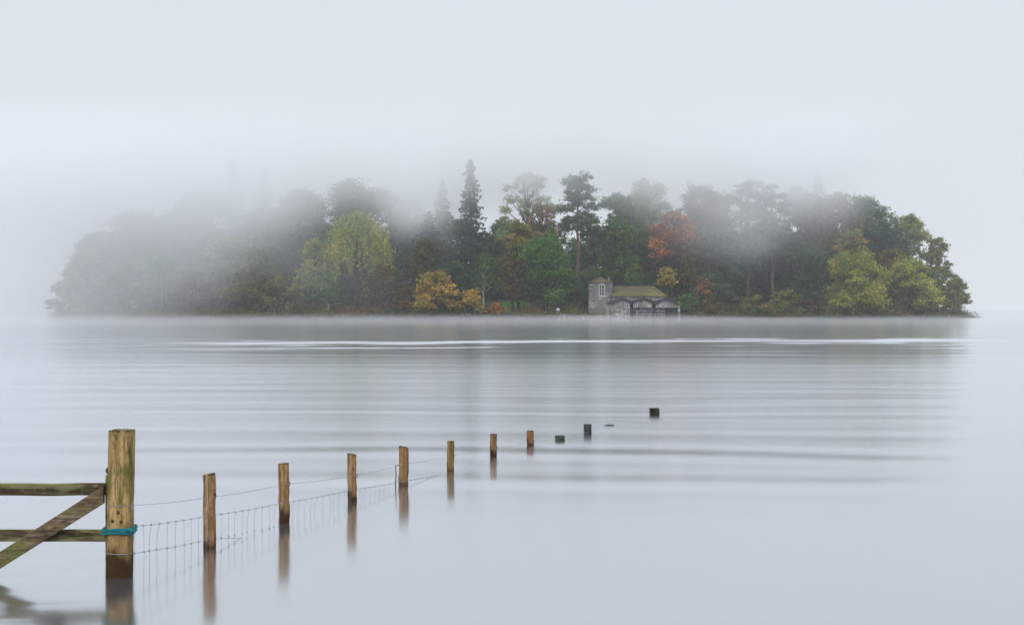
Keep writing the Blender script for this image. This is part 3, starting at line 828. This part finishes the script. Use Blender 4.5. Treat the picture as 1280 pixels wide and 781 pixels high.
# retaining wall of the little quay left of the tower
q = MB(); q.box(0, 9.5, 0, .8, -.8, .62); q.box(-.05, 9.55, -.06, .86, .62, .74)
qq = q.build('quay_wall', m_stone, bevel=.05); qq.location = at(698, 398, 256.4); qq.location.z = 0
tag(qq, 'low stone quay wall at the water left of the boathouse', 'wall')

# white marker and short pale post on the shore
mk = empty('marker', (at(697.5, 398, 255.6).x, 255.6, -.3), 'tiny white round marker on a short stem at the shore left of the boathouse', 'marker')
t = MB(); t.tube([(0, 0, 0), (0, 0, 1.75)], .06, 8); t.build('stem', m_lattice, mk)
t = MB()
prof = [(0, 1.70), (.2, 1.74), (.33, 1.9), (.36, 2.05), (.3, 2.22), (.16, 2.33), (0, 2.36)]
t.tube([(0, 0, z) for r, z in prof], [max(r, .01) for r, z in prof], 12); t.build('disc', m_white, mk, smooth_=True)
t = MB(); t.tube([(0, 0, -.5), (0, 0, .95)], [.17, .15], 10); t.box(-.2, .2, -.2, .2, .95, 1.05)
pp = t.build('mooring_post', m_lattice, bevel=.02); pp.location = (at(705, 398, 255.5).x, 255.5, 0)
tag(pp, 'short pale mooring post right of the tiny white marker', 'post')

# ------------------------------------------------------------------ wood of fence and gate
def wood(name, dry1, dry2, wetz, algae=None, algae_amt=0.0, top=None, blot=0.5, along_x=False, soak=True):
    m, b = new_mat(name)
    P = objco(); X, Y, Z0 = sep(P); Z = Z0
    if along_x: X, Z = Z0, X
    g = noise(vec(X * 22, Y * 22, Z * 1.6), 1.0, 4, 0.65)
    g2 = noise(vec(X * 70, Y * 70, Z * 3.0), 1.0, 3)
    col = mixc(smooth(g, 0.36, 0.64), sc(dry1), sc(dry2))
    col = mixc(smooth(g2, 0.56, 0.72) * 0.6, col, sc((92, 66, 42)))
    # knots and dark blots
    k = noise(vec(X * 9, Y * 9, Z * 6.0), 1.0, 2)
    col = mixc(smooth(k, 0.62, 0.72) * blot, col, sc((66, 48, 32)))
    mo = noise(vec(X * 34, Y * 34, Z * 20), 1.0, 5, 0.7)
    col = mixc(smooth(mo, 0.50, 0.66) * 0.5, col, sc((96, 74, 54)))
    col = mixc(smooth(1 - mo, 0.54, 0.70) * 0.35, col, sc((206, 190, 160)))
    ck = noise(vec(X * 30, Y * 30, Z * 1.1 + 5), 1.0, 2)
    crack = 1 - smooth(E.op('ABSOLUTE', ck - 0.5), 0.006, 0.02)
    col = mixc(crack * 0.6, col, sc((50, 38, 28)))
    if algae:
        a = noise(vec(X * 12, Y * 12, Z * 3.2 + 3), 1.0, 3)
        col = mixc(smooth(a, 0.46, 0.66) * algae_amt, col, sc(algae))
    if top is not None and not along_x:
        col = mixc(smooth(Z + (g - .5) * .05, top - .012, top + .004), col, sc((66, 56, 44)))
    X, Y, Z = sep(P)
    # tide line: the soaked foot of the wood
    wn_ = noise(vec(X * 14, Y * 14, Z * 2), 1.0, 3)
    wet = 1 - smooth(Z + (wn_ - .5) * .34, wetz - .06, wetz + .05)
    damp = 1 - smooth(Z + (wn_ - .5) * .25, wetz, wetz + .30)
    if not soak: wet = wet * 0.3; damp = damp * 0.0
    col = mixc(damp * 0.45, col, sc((142, 108, 80)))
    col = mixc(wet * 0.9, col, sc((50, 34, 22)))
    put(col, b.inputs['Base Color'])
    put(0.9 - wet * 0.1, b.inputs['Roughness']); b.inputs['Specular IOR Level'].default_value = 0.15
    put(bump(g + g2 * .5, 0.5, 0.006), b.inputs['Normal'])
    return m

def rsq(w, r, n=4):
    """rounded square outline"""
    h = w / 2 - r; pts = []
    for cx, cy, a0 in ((h, h, 0), (-h, h, 90), (-h, -h, 180), (h, -h, 270)):
        for i in range(n + 1):
            a = math.radians(a0 + 90 * i / n); pts.append((cx + r * math.cos(a), cy + r * math.sin(a)))
    return pts

def post_mesh(mb, w, top, r, rng, bottom=-.9, lean=(0, 0), cut=0.0, amp=.003):
    ring = rsq(w, r); n = len(ring)
    zs = [bottom] + list(np.arange(-.2, top - .06, .07)) + [top - .004, top]
    vs, fs = [], []
    for j, z in enumerate(zs):
        sc_ = 0.955 if j == len(zs) - 1 else 1.0
        jx, jy = rng.gauss(0, amp * .5), rng.gauss(0, amp * .5)
        for x, y in ring:
            q = sc_ * (1 + rng.gauss(0, amp))
            zz = z + (cut * x if j >= len(zs) - 2 else 0)
            vs.append((x * q + jx + lean[0] * z, y * q + jy + lean[1] * z, zz))
    for j in range(len(zs) - 1):
        for i in range(n):
            fs.append((j*n+i, j*n+(i+1) % n, (j+1)*n+(i+1) % n, (j+1)*n+i))
    fs.append(tuple(range(n))[::-1]); fs.append(tuple(range((len(zs)-1)*n, len(zs)*n)))
    mb.add(vs, fs)

m_iron, b = new_mat('rusty_iron')
put(mixc(noise(objco(), 30, 3), sc((58, 50, 46)), sc((92, 72, 58))), b.inputs['Base Color']); b.inputs['Roughness'].default_value = .7; b.inputs['Metallic'].default_value = .3
m_wire, b = new_mat('galvanised_wire')
put(mixc(noise(objco(), 14, 2), sc((178, 182, 186)), sc((140, 138, 136))), b.inputs['Base Color']); b.inputs['Roughness'].default_value = .6

rp = random.Random(11)
# px, waterline row, top row, width px, label, wet height
POSTS = [
 (262, 684, 592, 14.2, 'tan fence post nearest the gate post, with a dark staple on its side', .07, (214, 178, 142), (164, 124, 92)),
 (355, 653, 579, 13.0, 'tan fence post with golden streak, second beyond the gate post', .16, (216, 178, 128), (158, 122, 86)),
 (440, 626, 567, 11.3, 'reddish tan fence post, third beyond the gate post', .12, (212, 174, 134), (164, 126, 94)),
 (504.5, 606, 558, 11.2, 'fence post with a loose wire stay hanging at its left side', .05, (198, 162, 118), (150, 118, 84)),
 (563, 588, 551, 8.4, 'slim green tinged fence post between the wire stay post and the rusty one', .05, (180, 154, 108), (132, 112, 76)),
 (616.5, 569, 542, 8.4, 'slim rusty fence post, next to last of the tall ones', .10, (184, 142, 104), (138, 102, 74)),
 (663, 556, 538, 8.2, 'shortest of the rusty brown fence posts, just before the grey stumps', .06, (174, 122, 86), (130, 90, 62)),
]
GP = 'fence posts running out into the lake'
post_xyz = []
dist = lambda yw: F * CAM_H / (yw - HY)
for i, (px, yw, yt, wpx, lab, wet, c1, c2) in enumerate(POSTS):
    d = dist(yw); x = (px - 640) / F * d; top = CAM_H - (yt - HY) / F * d; w_ = wpx / F * d
    mb = MB(); post_mesh(mb, w_, top, w_ * .2, rp, lean=(rp.uniform(-.02, .02), rp.uniform(-.03, .03)), cut=rp.uniform(-.14, .14), amp=.005)
    o = mb.build('fence_post', wood('post_wood', c1, c2, wet, (112, 112, 60), .55 if i == 4 else .25, top))
    o.location = (x, d, 0); o.rotation_euler = (0, 0, rp.uniform(-.12, .12))
    tag(o, lab, 'fence post', GP)
    post_xyz.append((x, d, w_))
    zs = CAM_H - ({0: 618.5, 1: 603.7, 2: 594, 3: 579, 4: 568.5, 5: 559, 6: 551.5}[i] - HY) / F * d
    st = MB(); xs = w_ / 2 - .004
    st.tube([(xs, -w_ * .3, zs + .02), (xs + .012, -w_ * .32, zs + .012), (xs + .012, -w_ * .32, zs - .012), (xs, -w_ * .3, zs - .02)], .0045 if i else .009, 6)
    st.build('staple', m_iron, o)

# low dark stumps where the fence goes under
STUMPS = [(700, 550, 544, 9.5, 'small greenish grey post stump nearest the last rusty post', (92, 104, 92), (64, 72, 66)),
          (734.5, 542, 530, 9, 'slate grey post stump, taller than its greenish neighbour', (74, 82, 90), (52, 58, 66)),
          (818, 518.5, 510, 11.2, 'near black block stump, farthest out and farthest right', (40, 42, 44), (26, 28, 30))]
for px, yw, yt, wpx, lab, c1, c2 in STUMPS:
    d = dist(yw); x = (px - 640) / F * d; top = CAM_H - (yt - HY) / F * d; w_ = wpx / F * d
    mb = MB(); post_mesh(mb, w_, top, w_ * .12, rp, amp=.006)
    m = wood('stump_wood', c1, c2, .01, (96, 108, 84), .35, None, soak=False)
    o = mb.build('post_stump', m); o.location = (x, d, 0)
    o.rotation_euler = (0, 0, .5 if px == 700 else .08)
    tag(o, lab, 'post stump', 'post stumps at the drowned end of the fence')

# gate post
GD = dist(720); gx = (149.5 - 640) / F * GD; gtop = CAM_H - (537 - HY) / F * GD
gw = 27.5 / F * GD
mb = MB(); post_mesh(mb, gw, gtop, .018, rp, lean=(.017, .0), amp=.0022)
m_gate_post = wood('gate_post_wood', (212, 182, 128), (176, 144, 92), .20, (104, 108, 50), .85, gtop, .75)
gpost = mb.build('gate_post', m_gate_post); gpost.location = (gx, GD, 0)
tag(gpost, 'thick square timber gate post with green stains and teal rope', 'gate post')
for (dx, zz) in ((.012, .50), (-.03, .435), (.035, .43)):
    kb = MB(); kb.tube([(dx, -gw / 2 + .002, zz), (dx, -gw / 2 - .006, zz)], [.014, .011], 10); kb.build('bolt', m_iron, gpost)

# gate
m_rail = wood('gate_wood', (110, 102, 82), (62, 52, 42), .03, (150, 150, 104), .7, None, .6, True, False)
m_brace = wood('brace_wood', (152, 136, 114), (100, 84, 68), .10, (116, 120, 60), .65, None, .5, True, False)
gy = GD - .02
gz_ = lambda y: CAM_H - (y - HY) / F * gy
gxx = lambda px: (px - 640) / F * gy - gx
gate = empty('gate', (gx, gy, 0), 'weathered wooden field gate with diagonal brace, half drowned at the left', 'gate')
L0 = gxx(0) - 2.2
def rail(name, za, zb, x0, x1, y0, y1, mat):
    r = MB(); n = 14
    vs, fs = [], []
    for i in range(n + 1):
        x = x0 + (x1 - x0) * i / n; j = rp.gauss(0, .002)
        vs += [(x, y0, za + j), (x, y1, za + j), (x, y1, zb + j), (x, y0, zb + j)]
    for i in range(n):
        for k in range(4): fs.append((i*4+k, i*4+(k+1) % 4, i*4+4+(k+1) % 4, i*4+4+k))
    fs += [(3, 2, 1, 0), tuple(n*4+k for k in range(4))]
    r.add(vs, fs)
    return r.build(name, mat, gate, bevel=.006)
rail('rail', gz_(619), gz_(604), L0, gxx(134), .0, .045, m_rail)
rail('rail', gz_(676.5), gz_(662), L0, gxx(132), .0, .045, m_rail)
rail('rail', -.13, -.04, L0, gxx(132), .0, .045, m_rail)
st = MB(); st.box(gxx(132.5), gxx(141), -.015, .062, -.5, gz_(596)); st.tube([((gxx(132.5) + gxx(141)) / 2, -.012, gz_(596)), ((gxx(132.5) + gxx(141)) / 2, .06, gz_(596))], (gxx(141) - gxx(132.5)) / 2, 12)
st.build('stile', m_rail, gate)
st = MB(); st.box(L0 - .08, L0, -.015, .062, -.5, gz_(600)); st.build('stile', m_rail, gate)
br = MB()
xa, za, xb, zb = gxx(131.5), gz_(616), gxx(-60), gz_(738)
dv = Vector((xb - xa, zb - za)).normalized(); nv = Vector((-dv.y, dv.x)) * (8.7 / F * gy)
pa, pb = Vector((xa, za)), Vector((xb, zb))
c = [pa + nv, pb + nv, pb - nv, pa - nv]
c[3] = Vector((xa, gz_(606))); c[0] = Vector((xa, gz_(628)))
br.prism([(p.x, p.y) for p in c], -.05, -.003); br.build('brace', m_brace, gate, bevel=.005)
kb = MB(); xk, zk = gxx(137), gz_(588)
kb.tube([(xk, -.01, zk), (xk, .03, zk)], .03, 14); kb.box(xk - .006, xk + .006, .0, .02, gz_(597), zk - .025); kb.build('latch', m_iron, gate, bevel=.004)

# teal rope round gate post and stile
m_rope, b = new_mat('teal_rope')
X, Y, Z = sep(objco())
put(mixc(noise(vec(X * 40, Y * 40, Z * 120), 1.0, 2), sc((18, 104, 118)), sc((40, 140, 150))), b.inputs['Base Color']); b.inputs['Roughness'].default_value = .8
rb = MB()
zr0 = CAM_H - (662 - HY) / F * GD
xl_, xr_, y0_, y1_ = gxx(129.5), gxx(167.5), -gw / 2 - .012, gw / 2 + .012
def loop(z, tilt, k, r):
    pts = []
    cx, cy, hx, hy = (xl_ + xr_) / 2, 0, (xr_ - xl_) / 2 + k, (y1_ - y0_) / 2 + k * .3
    for i in range(33):
        a = 2 * math.pi * i / 32
        ca, sa = math.cos(a), math.sin(a)
        q = (abs(ca) ** 5 + abs(sa) ** 5) ** (-1 / 5)
        pts.append((cx + hx * ca * q, cy + hy * sa * q, z + tilt * ca * q + .004 * math.sin(3 * a + k * 90)))
    rb.tube(pts, r, 7, cap=False)
for z, tl, k, r in ((.018, .006, .0, .0062), (.006, .004, .003, .0066), (-.006, .008, .001, .0062), (-.016, .002, .002, .006), (.012, -.003, .004, .006)): loop(z, tl, k, r)
kx = xr_ + .004
rb.tube([(kx - .03, y0_ - .006, .012), (kx, y0_ - .02, .02), (kx + .016, y0_ - .012, .004), (kx + .008, y0_ - .02, -.018), (kx - .01, y0_ - .016, -.004), (kx + .012, y0_ - .022, .016)], .008, 7)
rb.tube([(kx, y0_ - .018, -.008), (kx + .014, y0_ - .02, -.03), (kx + .01, y0_ - .02, -.055)], [.005, .0045, .003], 6)
rb.tube([(kx + .004, y0_ - .018, 0), (kx + .03, y0_ - .02, .012), (kx + .034, y0_ - .02, -.004)], [.005, .0045, .003], 6)
rope = rb.build('rope', m_rope, smooth_=True); rope.location = (gx, GD, zr0)
tag(rope, 'teal rope wound several times round gate post and gate stile', 'rope')

# ------------------------------------------------------------------ wires
def front_pt(i, z):
    """where a wire passes post i (0 = gate post), on the face towards the camera"""
    if i == 0: return Vector((gx + gw / 2 + .004, GD - gw * .3, z))
    x, d, w_ = post_xyz[i - 1]
    return Vector((x + w_ * .1, d - w_ / 2 - .004, z))
zat = lambda y, d: CAM_H - (y - HY) / F * d
def sagline(a, b_, sag, n=10, jit=.0):
    return [a.lerp(b_, k / n) + Vector((0, 0, -4 * sag * (k / n) * (1 - k / n) + (rp.gauss(0, jit) if 0 < k < n else 0))) for k in range(n + 1)]

dz = [GD] + [p[1] for p in post_xyz]
top_rows = [630, 620, 603.7, 593.5, 579, 568.5, 560, 552]
pts = []
ps = [front_pt(i, zat(top_rows[i], dz[i])) for i in range(8)]
ps.append(Vector(((700 - 640) / F * 21.4, dist(550) - .07, .02)))
for i in range(8): pts += sagline(ps[i], ps[i + 1], .012 if i < 7 else .0)[(0 if i == 0 else 1):]
d10 = dist(542)
end = Vector(((734 - 640) / F * d10, d10 - .07, .03))
pts += sagline(ps[-1], end, .0)[1:]
wb = MB(); wb.tube(pts, .0020, 5)
gl_ = [(gx - gw / 2 + .01, GD - gw / 2 - .003, ps[0].z - .002), (gx + gw / 2 - .01, GD - gw / 2 - .003, ps[0].z)]
wb.tube([gl_[0], gl_[1], tuple(ps[0])], .0024, 5)
for p in ps[1:7]:
    wb.tube([p + Vector((.03, -.01, .006)), p + Vector((.045, 0, -.006)), p + Vector((.06, -.008, .01))], .003, 5)
wb.tube([ps[0] + Vector((0, -.01, .02)), ps[0] + Vector((.012, -.012, -.012)), ps[0] + Vector((.02, 0, .012)), ps[0] + Vector((.024, -.01, -.03))], .0035, 5)
tag(wb.build('wire_strand', m_wire), 'single top wire strand sagging from post to post above the netting', 'wire')

net = MB()
rows1 = [657, 643, 627, 611, 600, 589.5]
rows2 = [690, 672]
n1 = [front_pt(i, zat(rows1[i], dz[i])) for i in range(6)]
def poly_at(P_, s):
    i = min(int(s), len(P_) - 2); return P_[i].lerp(P_[i + 1], s - i)
line = []
for i in range(5): line += sagline(n1[i], n1[i + 1], .008, 10, .0015)[(0 if i == 0 else 1):]
net.tube(line, .0020, 5)
za0, za1 = zat(690, GD), zat(672, dz[1])
low0, low1 = front_pt(0, za0), front_pt(1, za1)
low2 = front_pt(2, -.11)
lline = sagline(low0, low1, .012, 10, .0015) + sagline(low1, low2, .004, 10, .001)[1:]
net.tube(lline, .0020, 5)
net.tube([(gx - gw / 2 + .01, GD - gw / 2 - .003, za0 + .006), (gx, GD - gw / 2 - .004, za0 - .002), (gx + gw / 2 - .01, GD - gw / 2 - .003, za0), tuple(low0)], .0026, 5)
for i in range(5):
    L = (n1[i + 1] - n1[i]).length; m_ = max(4, int(round(L / .128)))
    for k in range(m_):
        s = (k + .55) / m_
        p = n1[i].lerp(n1[i + 1], s); p.z -= 4 * .008 * s * (1 - s)
        ql = p.z - .205
        dx = rp.gauss(0, .010); zb = -.22
        mid = (p.z + zb) / 2
        net.tube([p + Vector((0, 0, .008)), (p.x + dx, p.y, p.z - .07), (p.x + dx * 1.3, p.y, ql), (p.x + dx * .8, p.y, min(zb, ql - .05))], .0015, 4)
        net.tube([p + Vector((-.007, 0, .006)), p + Vector((.007, 0, -.006))], .0042, 5)
        if i < 2 and ql > -.02:
            net.tube([(p.x + dx * 1.3 - .007, p.y, ql + .006), (p.x + dx * 1.3 + .007, p.y, ql - .006)], .0042, 5)
tag(net.build('wire_netting', m_wire), 'square wire netting stretched between posts and dipping into the water', 'wire netting')

# loose wire stay hanging left of the fourth slim post
x4, d4, w4 = post_xyz[3]
lw = MB()
zt4 = zat(581, d4)
lw.tube([(x4 - w4 * .85, d4 - .05, zt4), (x4 - w4 * .80, d4 - .05, zt4 - .12), (x4 - w4 * .86, d4 - .05, zt4 - .2), (x4 - w4 * .78, d4 - .05, -.25)], [.005, .006, .007, .006], 6)
lw.tube([(x4 - w4 * .85, d4 - .05, zt4), (x4 - w4 * .6, d4 - .06, zt4 + .01), (x4 - w4 * .4, d4 - w4 / 2 - .008, zt4 - .004)], .004, 5)
tag(lw.build('wire_stay', m_iron), 'loose dark wire stay hanging beside a fence post in mid fence', 'wire')

# little floating stick right of the stumps
ds = dist(532); fs = MB()
fs.tube([((756 - 640) / F * ds, ds, .004), ((763 - 640) / F * ds, ds + .02, .018), ((768 - 640) / F * ds, ds + .03, .006)], [.006, .012, .006], 6)
tag(fs.build('floating_stick', m_board), 'tiny dark stick afloat between the grey stumps', 'stick')
